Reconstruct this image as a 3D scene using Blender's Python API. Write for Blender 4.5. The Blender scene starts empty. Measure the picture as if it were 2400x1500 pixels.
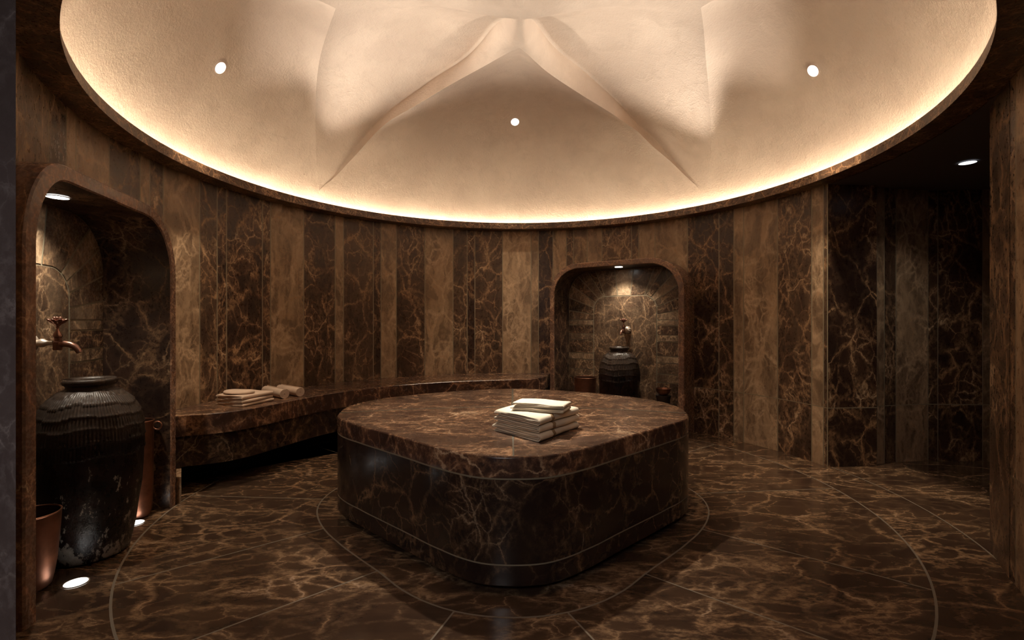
import bpy, math, random
from mathutils import Vector, noise
random.seed(7)
S = 1.25                     # metres per layout unit (one unit = eye height)
PI = math.pi
C = bpy.context.scene.collection
sc = bpy.context.scene
F = 1125.0                   # focal length in pixels of the 2400 wide frame

# ------------------------------------------------------------------ camera
cd = bpy.data.cameras.new('camera'); cam = bpy.data.objects.new('camera', cd); C.objects.link(cam)
cam.location = (0, 0, S); cam.rotation_euler = (PI/2, 0, 0)
cd.sensor_width = 36; cd.lens = 36*F/2400; cd.clip_start = .02
sc.camera = cam
sc.view_settings.view_transform = 'Standard'; sc.view_settings.look = 'None'
sc.view_settings.gamma = 1; sc.view_settings.use_curve_mapping = False
sc.view_settings.exposure = 0.0
w = bpy.data.worlds.new('world'); sc.world = w; w.use_nodes = True
w.node_tree.nodes['Background'].inputs[0].default_value = (.5, .45, .5, 1)
w.node_tree.nodes['Background'].inputs[1].default_value = .0
try:
    sc.cycles.use_denoising = True
    sc.cycles.max_bounces = 10; sc.cycles.diffuse_bounces = 6
    sc.cycles.caustics_reflective = False; sc.cycles.caustics_refractive = False
    sc.cycles.sample_clamp_indirect = 4
except Exception: pass

# --------------------------------------------------------------- materials
class NT:
    def __init__(s, name):
        s.m = bpy.data.materials.new(name); s.m.use_nodes = True
        s.t = s.m.node_tree; s.b = s.t.nodes['Principled BSDF']
    def n(s, kind, **kw):
        nd = s.t.nodes.new(kind)
        for k, v in kw.items():
            if k.startswith('_'): nd.inputs[int(k[1:])].default_value = v
            else: setattr(nd, k, v)
        return nd
    def l(s, a, b): s.t.links.new(a, b)
    def math(s, op, a, b=None, clamp=False):
        nd = s.n('ShaderNodeMath', operation=op, use_clamp=clamp)
        for i, v in enumerate((a, b)):
            if v is None: continue
            if isinstance(v, (int, float)): nd.inputs[i].default_value = v
            else: s.l(v, nd.inputs[i])
        return nd.outputs[0]
    def vmath(s, op, a, b=None):
        nd = s.n('ShaderNodeVectorMath', operation=op)
        for i, v in enumerate((a, b)):
            if v is None: continue
            if isinstance(v, tuple): nd.inputs[i].default_value = v
            else: s.l(v, nd.inputs[i])
        return nd.outputs[0]
    def mix(s, f, a, b):
        nd = s.n('ShaderNodeMix', data_type='RGBA')
        for i, v in ((0, f), (6, a), (7, b)):
            if isinstance(v, (int, float)): nd.inputs[i].default_value = v
            elif isinstance(v, tuple): nd.inputs[i].default_value = v+(1,) if len(v) == 3 else v
            else: s.l(v, nd.inputs[i])
        return nd.outputs[2]
    def ramp(s, v, lo, hi, a=0., b=1., smooth=True):
        nd = s.n('ShaderNodeMapRange', interpolation_type='SMOOTHSTEP' if smooth else 'LINEAR')
        s.l(v, nd.inputs[0])
        for i, q in enumerate((lo, hi, a, b)): nd.inputs[i+1].default_value = q
        return nd.outputs[0]
    def bump(s, h, strength=.3, dist=.01):
        b = s.n('ShaderNodeBump'); b.inputs['Strength'].default_value = strength
        b.inputs['Distance'].default_value = dist
        s.l(h, b.inputs['Height']); s.l(b.outputs[0], s.b.inputs['Normal'])

def marble(name, stretch=(1, 1, 1), dark=(.030, .0165, .0125), mid=(.115, .060, .036), vein=(.42, .255, .135), pale=(.72, .55, .37),
           light=(.44, .31, .195), lightdark=(.18, .12, .075), scale=1.0, rough=.16, veinamt=1.0, sheen=.5, web=.10):
    """Dark emperador stone: dark pebbles in a rusty brown net, pale threads and crushed patches.
    face attribute pid shifts the pattern from slab to slab, tone picks dark or light stone."""
    t = NT(name)
    tc = t.n('ShaderNodeTexCoord')
    at = t.n('ShaderNodeAttribute', attribute_name='pid', attribute_type='GEOMETRY')
    to = t.n('ShaderNodeAttribute', attribute_name='tone', attribute_type='GEOMETRY')
    co = t.vmath('MULTIPLY', tc.outputs['Object'], tuple(q*scale for q in stretch))
    sh = t.n('ShaderNodeCombineXYZ')
    for i, k in enumerate((13.7, 7.9, 31.3)): t.l(t.math('MULTIPLY', at.outputs['Fac'], k), sh.inputs[i])
    co = t.vmath('ADD', co, sh.outputs[0])
    def nz(sca, det=4.0, rg=.55, off=None, src=None, dist=0.):
        n = t.n('ShaderNodeTexNoise', _2=sca, _3=det, _4=rg); n.inputs['Distortion'].default_value = dist
        src = src if src is not None else co
        t.l(t.vmath('ADD', src, off) if off else src, n.inputs[0]); return n
    def scl(v, k):
        q = t.n('ShaderNodeVectorMath', operation='SCALE'); t.l(v, q.inputs[0]); q.inputs['Scale'].default_value = k; return q.outputs[0]
    w1 = scl(t.vmath('SUBTRACT', nz(1.6, 3.0).outputs['Color'], (.5, .5, .5)), .45)
    w2 = scl(t.vmath('SUBTRACT', nz(11.0, 5.0, .7).outputs['Color'], (.5, .5, .5)), .085)
    cw = t.vmath('ADD', t.vmath('ADD', co, w1), w2)
    def vor(sca, off=(0, 0, 0)):
        v = t.n('ShaderNodeTexVoronoi', feature='DISTANCE_TO_EDGE'); t.l(t.vmath('ADD', cw, off), v.inputs['Vector'])
        v.inputs['Scale'].default_value = sca; return v.outputs['Distance']
    va, vb, vc = vor(3.0), vor(8.0, (4.3, 1.1, 2.7)), vor(21.0, (1.3, 5.1, .7))
    m1 = nz(2.2, 3.0, .5, (3.1, 8.2, 1.7)).outputs[0]; m2 = nz(3.6, 4.0, .6, (9.4, 2.2, 5.7)).outputs[0]; m3 = nz(5.5, 3.0, .5, (2.4, 6.2, 9.7)).outputs[0]
    grain = nz(34.0, 5.0, .75).outputs[0]
    tone = to.outputs['Fac']
    crush = t.ramp(m1, .46, .64)                      # crushed, pebbly zones
    M = t.math
    # rusty net
    netb = M('MULTIPLY', t.ramp(vb, 0, .16, 1, 0), M('ADD', M('MULTIPLY', crush, .80), web))
    netc = M('MULTIPLY', t.ramp(vc, 0, .22, 1, 0), M('MULTIPLY', crush, t.ramp(m3, .40, .62, 0, .8)))
    neta = M('MULTIPLY', t.ramp(va, 0, .085, 1, 0), t.ramp(m2, .36, .6, .25, .85))
    net = M('MAXIMUM', M('MAXIMUM', netb, netc), neta)
    net = M('MULTIPLY', net, t.ramp(grain, .32, .6, .45, 1.0))
    # crisp pale threads
    tha = M('MULTIPLY', t.ramp(va, .0, .022, 1, 0), t.ramp(m3, .44, .60))
    thb = M('MULTIPLY', t.ramp(vb, .0, .040, 1, 0), M('MULTIPLY', t.ramp(m2, .44, .62), .75))
    th = M('MULTIPLY', M('MAXIMUM', tha, thb), t.ramp(grain, .30, .55, .35, 1.0))
    base_d = t.mix(M('MULTIPLY', t.ramp(m2, .38, .68), .38), dark, mid)
    st = nz(4.0, 6.0, .68, None, t.vmath('MULTIPLY', cw, (2.6, 2.6, .45))).outputs[0]
    blot = M('MULTIPLY', t.ramp(M('ADD', va, M('MULTIPLY', m3, .25)), .33, .42), .75)
    base_l = t.mix(t.ramp(st, .36, .60), lightdark, light)
    base_l = t.mix(blot, base_l, lightdark)
    base = t.mix(tone, base_d, base_l)
    ncol = t.mix(t.ramp(grain, .35, .65), mid, vein)
    ncol = t.mix(M('MULTIPLY', tone, .75), ncol, pale)
    c = t.mix(M('MULTIPLY', net, veinamt, True), base, ncol)
    vcol = t.mix(t.ramp(m1, .42, .7), vein, pale)
    c = t.mix(M('MULTIPLY', M('MULTIPLY', th, veinamt), M('SUBTRACT', 1.0, M('MULTIPLY', tone, .15)), True), c, vcol)
    t.l(c, t.b.inputs['Base Color'])
    t.l(t.ramp(grain, .3, .7, rough*.8, rough*1.35), t.b.inputs['Roughness'])
    t.b.inputs['Specular IOR Level'].default_value = sheen
    return t.m

def plain(name, col, rough=.5, metal=0., bump=None, var=0.0, vs=8., spec=.5):
    t = NT(name)
    tc = t.n('ShaderNodeTexCoord')
    if var:
        n = t.n('ShaderNodeTexNoise', _2=vs, _3=6.0, _4=.6); t.l(tc.outputs['Object'], n.inputs[0])
        f = t.ramp(n.outputs[0], .3, .7)
        c = t.mix(f, tuple(q*(1-var) for q in col), tuple(min(1, q*(1+var)) for q in col))
        t.l(c, t.b.inputs['Base Color'])
    else:
        t.b.inputs['Base Color'].default_value = col+(1,)
    t.b.inputs['Roughness'].default_value = rough; t.b.inputs['Metallic'].default_value = metal
    t.b.inputs['Specular IOR Level'].default_value = spec
    if bump:
        n = t.n('ShaderNodeTexNoise', _2=bump[0], _3=5.0, _4=.6); t.l(tc.outputs['Object'], n.inputs[0])
        t.bump(n.outputs[0], bump[1], bump[2])
    return t.m

def emit(name, col, strength):
    t = NT(name)
    t.b.inputs['Base Color'].default_value = (0, 0, 0, 1)
    t.b.inputs['Emission Color'].default_value = col+(1,)
    t.b.inputs['Emission Strength'].default_value = strength
    return t.m

WALLM = marble('marble_wall_slabs', stretch=(1, 1, .7), scale=1.1, rough=.30, sheen=.35)
FLOORM = marble('marble_floor', stretch=(.62, 1.25, 1), scale=.95, rough=.15, web=.22, dark=(.048, .028, .019), mid=(.135, .080, .046), vein=(.33, .21, .12), pale=(.50, .36, .25))
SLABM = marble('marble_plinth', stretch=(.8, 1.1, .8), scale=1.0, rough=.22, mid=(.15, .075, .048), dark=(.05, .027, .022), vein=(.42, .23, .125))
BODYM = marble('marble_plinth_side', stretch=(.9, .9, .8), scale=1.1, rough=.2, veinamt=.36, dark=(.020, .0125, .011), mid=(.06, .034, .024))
TRIMM = marble('marble_trim', stretch=(1, 1, 1), scale=2.4, rough=.3, dark=(.045, .022, .015), mid=(.15, .075, .042), vein=(.5, .28, .14))
FRAMEM = marble('marble_niche_frame', stretch=(1, 1, .8), scale=2.0, rough=.25, dark=(.125, .075, .060), mid=(.26, .14, .10), vein=(.48, .25, .14))
NICHEM = marble('marble_niche', stretch=(1, 1, .8), scale=1.7, rough=.25)
LININGM = marble('marble_niche_lining', stretch=(1, 1, .8), scale=1.4, rough=.3, veinamt=.5, dark=(.022, .013, .011))
PIERM = marble('marble_entrance_pier', stretch=(1, 1, .8), scale=1.7, veinamt=.7, rough=.25, dark=(.080, .061, .060), mid=(.118, .093, .089), vein=(.17, .145, .145), pale=(.26, .22, .21))
GROUT = plain('grout', (.26, .225, .155), .7)
JOINTD = plain('slab_joint', (.085, .078, .055), .6)
GROUTF = plain('floor_grout', (.17, .14, .105), .5)
DARKCEIL = plain('corridor_ceiling_paint', (.10, .088, .09), .8)
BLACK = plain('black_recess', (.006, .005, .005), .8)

def plaster():
    t = NT('dome_plaster')
    tc = t.n('ShaderNodeTexCoord'); co = tc.outputs['Object']
    n = t.n('ShaderNodeTexNoise', _2=1.6, _3=5.0, _4=.6); t.l(co, n.inputs[0])
    n2 = t.n('ShaderNodeTexNoise', _2=60.0, _3=5.0, _4=.7); t.l(co, n2.inputs[0])
    n3 = t.n('ShaderNodeTexNoise', _2=5.0, _3=7.0, _4=.65); n3.inputs['Distortion'].default_value = .3; t.l(co, n3.inputs[0])
    c = t.mix(t.ramp(n.outputs[0], .35, .68), (.60, .48, .385), (.69, .56, .45))
    c = t.mix(t.math('MULTIPLY', t.ramp(n3.outputs[0], .48, .72), .42), c, (.53, .42, .33))
    c = t.mix(t.math('MULTIPLY', t.ramp(n2.outputs[0], .52, .75), .18), c, (.46, .37, .29))
    t.l(c, t.b.inputs['Base Color']); t.b.inputs['Roughness'].default_value = .75
    t.b.inputs['Specular IOR Level'].default_value = .25
    h = t.math('ADD', t.math('MULTIPLY', n2.outputs[0], .8), t.math('MULTIPLY', t.ramp(n3.outputs[0], .4, .7), .45))
    t.bump(h, .6, .009)
    return t.m
PLASTER = plaster()

# ------------------------------------------------------------ mesh helpers
class MB:
    """Collects vertices (layout units) and faces, then links them as one mesh."""
    def __init__(s): s.v = []; s.f = []; s.mi = []; s.pid = []; s.tone = []
    def vert(s, p): s.v.append(tuple(p)); return len(s.v)-1
    def face(s, idx, mi=0, pid=0., tone=0.): s.f.append(tuple(idx)); s.mi.append(mi); s.pid.append(pid); s.tone.append(tone)
    def poly(s, pts, mi=0, pid=0., tone=0.): s.face([s.vert(p) for p in pts], mi, pid, tone)
    def grid(s, rows, mi=0, pid=0., tone=0., closeu=False, flip=False):
        n = len(rows[0]); base = [[s.vert(p) for p in r] for r in rows]
        for i in range(len(rows)-1):
            for j in range(n if closeu else n-1):
                k = (j+1) % n
                q = (base[i][j], base[i][k], base[i+1][k], base[i+1][j])
                s.face(q[::-1] if flip else q, mi, pid, tone)
        return base
    def lathe(s, prof, n=48, mi=0, cx=0, cy=0, cap0=False, cap1=False, pid=0., tone=0.):
        rows = [[(cx+r*math.cos(2*PI*j/n), cy+r*math.sin(2*PI*j/n), z) for j in range(n)] for r, z in prof]
        b = s.grid(rows, mi, pid, tone, closeu=True)
        if cap0: s.face(b[0][::-1], mi, pid, tone)
        if cap1: s.face(b[-1], mi, pid, tone)
        return b
    def tube(s, pts, r, n=12, mi=0, caps=True):
        rows = []
        up = Vector((0, 0, 1))
        for i, p in enumerate(pts):
            p = Vector(p); a = Vector(pts[max(0, i-1)]); b = Vector(pts[min(len(pts)-1, i+1)])
            d = (b-a).normalized(); sx = d.cross(up)
            if sx.length < 1e-3: sx = d.cross(Vector((1, 0, 0)))
            sx.normalize(); sy = sx.cross(d)
            rr = r[i] if isinstance(r, (list, tuple)) else r
            rows.append([p+sx*rr*math.cos(2*PI*k/n)+sy*rr*math.sin(2*PI*k/n) for k in range(n)])
        b = s.grid(rows, mi, closeu=True)
        if caps: s.face(b[0][::-1], mi); s.face(b[-1], mi)
    def prism(s, outline, z0, z1, mi=0, pid=0., tone=0., top=True, bottom=True):
        b = s.grid([[(x, y, z0) for x, y in outline], [(x, y, z1) for x, y in outline]], mi, pid, tone, closeu=True)
        if bottom: s.face(b[0][::-1], mi, pid, tone)
        if top: s.face(b[1], mi, pid, tone)
    def build(s, name, mats, parent=None, loc=(0, 0, 0), rotz=0, smooth=None, world=False, label=None, bevel=0, dedupe=False, origin=None):
        """world=True: vertices are given in room coordinates and re-based on parent / origin."""
        vs = s.v; fs = s.f
        if dedupe:
            key = {}; mp = []; nv = []
            for p in vs:
                k = tuple(round(c, 5) for c in p)
                if k not in key: key[k] = len(nv); nv.append(p)
                mp.append(key[k])
            vs = nv; nf = []; keep = []
            for i, f in enumerate(fs):
                g = []
                for q in f:
                    if mp[q] not in g: g.append(mp[q])
                if len(g) > 2: nf.append(tuple(g)); keep.append(i)
            fs = nf; s.mi = [s.mi[i] for i in keep]; s.pid = [s.pid[i] for i in keep]; s.tone = [s.tone[i] for i in keep]
        off = Vector((0, 0, 0))
        if world and parent is not None: off = Vector(parent.location)/S
        if world and origin is not None: off = Vector(origin)
        me = bpy.data.meshes.new(name)
        me.from_pydata([((p[0]-off.x)*S, (p[1]-off.y)*S, (p[2]-off.z)*S) for p in vs], [], fs)
        for m in (mats if isinstance(mats, (list, tuple)) else [mats]): me.materials.append(m)
        me.polygons.foreach_set('material_index', s.mi)
        a = me.attributes.new('pid', 'FLOAT', 'FACE'); a.data.foreach_set('value', s.pid)
        a = me.attributes.new('tone', 'FLOAT', 'FACE'); a.data.foreach_set('value', s.tone)
        me.validate(); me.update()
        if smooth is not None:
            me.polygons.foreach_set('use_smooth', [True]*len(me.polygons))
            if smooth < 170:
                try: me.set_sharp_from_angle(angle=math.radians(smooth))
                except Exception: pass
        o = bpy.data.objects.new(name, me); C.objects.link(o)
        if parent is not None: o.parent = parent
        if world:
            o.location = (off*S if parent is None else (0, 0, 0))
        else: o.location = Vector(loc)*S; o.rotation_euler = (0, 0, rotz)
        if label: o['label'] = label
        if bevel:
            md = o.modifiers.new('bevel', 'BEVEL'); md.width = bevel; md.segments = 3; md.limit_method = 'ANGLE'; md.angle_limit = math.radians(40)
        return o

def tag(o, label, cat, group=None):
    o['label'] = label; o['category'] = cat
    if group: o['group'] = group
    return o
def structure(o): o['kind'] = 'structure'; return o
def thing(name, label, cat, loc=(0, 0, 0), rotz=0, group=None):
    o = bpy.data.objects.new(name, None); C.objects.link(o)
    o.location = Vector(loc)*S; o.rotation_euler = (0, 0, rotz); o.empty_display_size = .05
    return tag(o, label, cat, group)
def dup(root, loc, rotz, label, group=None):
    r = root.copy(); C.objects.link(r); r.location = Vector(loc)*S; r.rotation_euler = (0, 0, rotz); r['label'] = label
    if group: r['group'] = group
    for ch in [o for o in bpy.data.objects if o.parent == root]:
        c = ch.copy(); C.objects.link(c); c.parent = r
        for g in [o for o in bpy.data.objects if o.parent == ch]:
            d = g.copy(); C.objects.link(d); d.parent = c
    return r

def spline(tab, x):
    """periodic-free Catmull-Rom through (x, y) table with zero end slope"""
    n = len(tab)
    for i in range(n-1):
        if x <= tab[i+1][0] or i == n-2: break
    x0, y0 = tab[i]; x1, y1 = tab[i+1]
    def slope(k):
        if k <= 0 or k >= n-1: return 0.
        return (tab[k+1][1]-tab[k-1][1])/(tab[k+1][0]-tab[k-1][0])
    h = x1-x0; t = min(1, max(0, (x-x0)/h)); m0, m1 = slope(i)*h, slope(i+1)*h
    return (2*t**3-3*t*t+1)*y0+(t**3-2*t*t+t)*m0+(-2*t**3+3*t*t)*y1+(t**3-t*t)*m1
def lerp(a, b, t): return a+(b-a)*t

# ------------------------------------------------------------ room layout
CX, CY, R = .05, 2.87, 2.13
ZL, ZT = 1.925, 1.988          # cornice underside and lip
def circ(az, r=R): return (CX+r*math.sin(az), CY+r*math.cos(az))
def az_of(x, y): return math.atan2(x-CX, y-CY)
def az_u(u, r=R, far=True):
    """azimuth where a sight line at picture column u meets the rotunda wall"""
    a = (u-1200)/F; A = a*a+1; B = -2*(a*CX+CY); D = CX*CX+CY*CY-r*r
    q = math.sqrt(max(0, B*B-4*A*D)); y = (-B+(q if far else -q))/(2*A)
    return az_of(a*y, y)

# portals: M centre on the floor, t along the face (left to right seen from the room), n into the wall
class Portal: pass
def portal(p0, p1, ztop, rad, fw, depth, rl=None):
    p = Portal(); a = Vector((p0[0], p0[1])); b = Vector((p1[0], p1[1]))
    p.t = (b-a).normalized(); p.n = Vector((-p.t.y, p.t.x)); p.M = (a+b)/2; p.W = (b-a).length/2
    if p.n.dot(p.M-Vector((CX, CY))) < 0: p.n = -p.n
    p.zt, p.rad, p.fw, p.depth = ztop, rad, fw, depth
    p.rl = rl or rad
    return p
def pp(p, s, d, z): q = p.M+p.t*s+p.n*d; return (q.x, q.y, z)
PL = portal((-1.566, 1.541), (-1.826, 2.61), 1.56, .32, .058, .31, rl=.20)
PB = portal((.375, 4.78), (1.445, 4.03), 1.545, .30, .05, .31)
def arch(W, zt, rad, z0=0., n=10, e=0., rl=None):
    rl = rad if rl is None else rl
    """rounded door outline from left foot to right foot; e insets it"""
    W -= e; zt -= e; rad = max(.02, rad-e)
    pts = [(-W, z0)]+[(-W, lerp(z0, zt-rad, k/6)) for k in range(1, 6)]
    for k in range(n+1):
        a = PI-k*PI/2/n; pts.append((-W+rl+rl*math.cos(a), zt-rad+rad*math.sin(a)))
    for k in range(1, 8): pts.append((lerp(-W+rl, W-rad, k/8), zt))
    for k in range(n+1):
        a = PI/2-k*PI/2/n; pts.append((W-rad+rad*math.cos(a), zt-rad+rad*math.sin(a)))
    pts += [(W, lerp(zt-rad, z0, k/6)) for k in range(1, 6)]+[(W, z0)]
    return pts
def in_arch(s, z, W, zt, rad, rl):
    if abs(s) > W or z > zt: return False
    if s < 0: return not (s < -W+rl and z > zt-rad) or ((s+W-rl)/rl)**2+((z-zt+rad)/rad)**2 < 1
    if abs(s) > W-rad and z > zt-rad: return (abs(s)-(W-rad))**2+(z-(zt-rad))**2 < rad*rad
    return True
def in_hole(x, y, z):
    for p in (PL, PB):
        q = Vector((x, y))-p.M
        if abs(q.dot(p.n)) < .7 and in_arch(q.dot(p.t), z, p.W-p.fw*.45, p.zt-p.fw*.45, p.rad-p.fw*.45, p.rl-p.fw*.45): return True
    return False

# ------------------------------------------------------------- wall slabs
# (picture column of the slab's left joint, tone of the slab to its right)
LEFT = [(-60, .3), (37, .25), (114, .15), (156, .95), (178, .8), (256, .12), (329, .85), (351, .1), (383, .85), (468, .1), (509, .0), (531, .0),
        (615, .05), (634, .95), (712, .08), (785.5, .75), (805, .15), (875, .05), (893, .9), (929, .1), (995.7, .95), (1062, .15), (1095, .0),
        (1113, .1), (1178, .95), (1244.6, .55), (1262, .0), (1296, .9), (1327.5, .15), (1344, .5), (1376.5, .85), (1411, .12), (1480, .1),
        (1497, .9), (1535, .85), (1611.5, .0), (1685, .05), (1720, .85), (1743, .95), (1822.5, .1), (1902.5, 1.), (1930, .1), (1939.5, 0)]
def wall_cols(cols, name, zt=ZL+.012, joint=True, bench=False):
    """cols: list of (az0, az1, tone, pid); each slab is faced finely so niche openings can be cut"""
    mb = MB(); g = .0042
    for a0, a1, tone, pid in cols:
        near_hole = any(abs(az_of(*p.M)-(a0+a1)/2) < .5 for p in (PL, PB))
        da = .011 if near_hole else .03
        dz = .022 if near_hole else .2
        aj0, aj1 = a0+g/R, a1-g/R
        for (b0, b1, mi, rr) in ((aj0, aj1, 0, R), (a1-g/R, a1+g/R, 1, R)):
            n = max(1, int(math.ceil((b1-b0)/da)))
            zs = [0, .398, .404] if joint else [0, .4, .404]
            nz = int((zt-.404)/dz)+1; nl = int(.398/dz)+1
            zl = [.398*k/nl for k in range(nl+1)]+[.404+(zt-.404)*k/nz for k in range(nz+1)]
            for i in range(n):
                c0, c1 = lerp(b0, b1, i/n), lerp(b0, b1, (i+1)/n)
                for k in range(len(zl)-1):
                    zm = (zl[k]+zl[k+1])/2; cm = (c0+c1)/2
                    if near_hole and in_hole(*circ(cm), zm): continue
                    jt = abs(zm-.401) < .003
                    rr2 = R
                    p, q = circ(c0, rr2), circ(c1, rr2)
                    mb.poly([(p[0], p[1], zl[k]), (q[0], q[1], zl[k]), (q[0], q[1], zl[k+1]), (p[0], p[1], zl[k+1])],
                            1 if (mi or jt) else 0, pid+(0 if zm > .4 else 3.7), tone)
    return structure(mb.build(name, [WALLM, GROUT], smooth=30, dedupe=True))
cols = []
for i in range(len(LEFT)-1):
    cols.append((az_u(LEFT[i][0]) if LEFT[i][0] > 30 else math.radians(-146), az_u(LEFT[i+1][0]), LEFT[i][1], i*1.37+.4))
cols = [c for c in cols if c[1] > c[0]]
iL = next(i for i, c in enumerate(cols) if c[0] > math.radians(-75))
iR = next(i for i, c in enumerate(cols) if c[0] > az_u(1600))
wall_cols(cols[:iL], 'wall_left'); wall_cols(cols[iL:iR], 'wall_back')
NR = [(2334, .15), (2338, .85), (2354, .55), (2425, .3)]
def az_right(u): return az_u(u)
rc = [(math.radians(118.5), math.radians(120.0), .1, 71.), (math.radians(120.0), math.radians(122.5), .9, 72.3), (math.radians(122.5), math.radians(131), .5, 73.9), (math.radians(131), math.radians(146), .2, 75.1)]
wall_cols(cols[iR:]+rc, 'wall_right')
# opening jamb on the right
jm = MB()
j0, j1 = circ(math.radians(118.5)), (2.075, 2.085)
for k, (f0, f1, tn) in enumerate(((0, 1, .1),)):
    jm.poly([(j1[0], j1[1], 0), (j0[0], j0[1], 0), (j0[0], j0[1], ZL+.01), (j1[0], j1[1], ZL+.01)], 0, 60.+k, tn)
jm.poly([(j1[0], j1[1], 0), (j1[0], j1[1], ZL+.01), (2.9, 1.75, ZL+.01), (2.9, 1.75, 0)], 0, 63, .1)
structure(jm.build('trim_1', [WALLM, GROUT]))

# near wall (either side of the entrance the picture is taken from)
for sgn, nm in ((-1, 'wall_front'), (1, 'wall_front_right')):
    fm = MB()
    ring = [circ(sgn*math.radians(a)) for a in (146, 148, 150)]
    out = [(sgn*2.6, .8), (sgn*.827, .8), (sgn*1.243, 1.185), (sgn*1.6, 1.45), (sgn*2.6, 1.5)]
    if sgn > 0: out = [(2.7, .8), (.93, .8), (1.30, 1.10), (1.6, 1.3), (2.7, 1.35)]
    fm.prism(out, 0, ZL+.01, 0, 5.+sgn, 0.)
    structure(fm.build(nm, [PIERM]))
# entrance hall shell (behind and beside the camera)
hm = MB()
hm.poly([(-2.6, -1.6, 0), (2.6, -1.6, 0), (2.6, -1.6, 2), (-2.6, -1.6, 2)])
hm.poly([(-2.6, -1.6, 0), (-2.6, .8, 0), (-2.6, .8, 2), (-2.6, -1.6, 2)])
hm.poly([(2.6, -1.6, 0), (2.6, .8, 0), (2.6, .8, 2), (2.6, -1.6, 2)])
structure(hm.build('wall_entrance', [PIERM]))
hc = MB(); hc.poly([(-2.7, -1.6, ZL+.012), (2.7, -1.6, ZL+.012), (2.7, 1.0, ZL+.012), (-2.7, 1.0, ZL+.012)])
structure(hc.build('ceiling_entrance', [DARKCEIL]))

# ------------------------------------------------------------------ floor
PLT = [(0, .845), (8, .838), (14.7, .810), (22.4, .773), (36.5, .731), (51.4, .738), (65.1, .790), (73.6, .850), (79.4, .890), (84.7, .914), (90, .928), (97.6, .950),
       (105, .957), (112, .947), (120.4, .921), (129, .888), (139.5, .862), (149, .850), (158, .848), (167, .855), (180, .866)]
RGT = [(0, .962), (7, .958), (13, .947), (20, .925), (26, .902), (38, .857), (50, .857), (62, .89), (70, .93), (75, .958), (82, 1.0), (88, 1.035), (94, 1.06),
       (100, 1.075), (108, 1.08), (120, 1.06), (135, 1.02), (150, 1.0), (165, .99), (180, .99)]
PX, PY = .005, 2.574
def pol(tab, phi, d=0., cx=PX, cy=PY):
    """phi in degrees from the side nearest the camera, positive to the right"""
    r = spline(tab, abs((phi+180) % 360-180))+d; a = math.radians(phi)
    return (cx+r*math.sin(a), cy-r*math.cos(a))
RC = 1.872; FX, FY = .04, 2.87
def fcirc(phi): a = math.radians(phi); return (FX+RC*math.sin(a), FY-RC*math.cos(a))
def phi_ring(x, y): return math.degrees(math.atan2(x-PX, -(y-PY)))
def phi_out(p, d):
    d = Vector(d).normalized(); q = Vector(p)-Vector((FX, FY)); b = q.dot(d); k = -b+math.sqrt(b*b-q.length_squared+RC*RC)
    q = q+d*k; return math.degrees(math.atan2(q.x, -q.y))
L = [((-.198, 1.65), (-.055, -.15)), ((.19, 1.642), (.066, -.142)), ((.522, 1.894), (.232, -.197)), ((.898, 2.296), (.57, -.45)), ((1.096, 2.771), (.803, .077)),
     ((.85, 3.25), (.7, .55)), ((.25, 3.54), (.2, .8)), ((-.25, 3.54), (-.2, .8)), ((-.85, 3.25), (-.7, .55)), ((-1.055, 2.679), (-.767, .054)), ((-.933, 2.291), (-.57, -.481)), ((-.537, 1.911), (-.445, -.397))]
secs = [(phi_ring(*p), phi_out(p, d)) for p, d in L]
secs = [(a % 360, b % 360) for a, b in secs]
secs.sort()
fl = MB()
def ribbon(mb, pts, wdt, z, mi, closed=False):
    n = len(pts); Lr = []
    for i in range(n):
        a = Vector(pts[(i-1) % n] if closed else pts[max(0, i-1)]); b = Vector(pts[(i+1) % n] if closed else pts[min(n-1, i+1)])
        d = (b-a).normalized(); nn = Vector((-d.y, d.x))*wdt/2; p = Vector(pts[i]); Lr.append((p+nn, p-nn))
    for i in range(n if closed else n-1):
        k = (i+1) % n
        mb.poly([(Lr[i][0].x, Lr[i][0].y, z), (Lr[k][0].x, Lr[k][0].y, z), (Lr[k][1].x, Lr[k][1].y, z), (Lr[i][1].x, Lr[i][1].y, z)][::-1], mi)
for i, (a, b) in enumerate(secs):
    a2, b2 = secs[(i+1) % len(secs)]
    if a2 < a: a2 += 360
    if b2 < b-1: b2 += 360
    n = max(3, int((a2-a)/2.5))
    for k in range(n):
        p0, p1 = pol(RGT, lerp(a, a2, k/n)), pol(RGT, lerp(a, a2, (k+1)/n)); q0, q1 = fcirc(lerp(b, b2, k/n)), fcirc(lerp(b, b2, (k+1)/n))
        fl.poly([(*p0, 0), (*q0, 0), (*q1, 0), (*p1, 0)], 0, i*2.13+.7)
    ribbon(fl, [pol(RGT, a), fcirc(b)], .0065, .0005, 1)
fl.poly([(*pol(RGT, q), 0) for q in range(0, 360, 3)], 0, 40.3)
for k in range(120):
    p0, p1 = fcirc(k*3), fcirc(k*3+3)
    q0 = (FX+8*math.sin(math.radians(k*3)), FY-8*math.cos(math.radians(k*3))); q1 = (FX+8*math.sin(math.radians(k*3+3)), FY-8*math.cos(math.radians(k*3+3)))
    fl.poly([(*p0, 0), (*q0, 0), (*q1, 0), (*p1, 0)], 0, 9.9)
ribbon(fl, [pol(RGT, q) for q in range(0, 360, 3)], .0075, .0007, 1, True)
ribbon(fl, [fcirc(q) for q in range(0, 360, 2)], .0085, .0007, 1, True)
structure(fl.build('floor', [FLOORM, GROUTF]))
# threshold strip where the rotunda floor meets the corridor
th = MB(); ribbon(th, [circ(math.radians(a), 2.155) for a in range(78, 120, 1)], .008, .0012, 0)
structure(th.build('trim_2', [GROUTF]))

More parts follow.
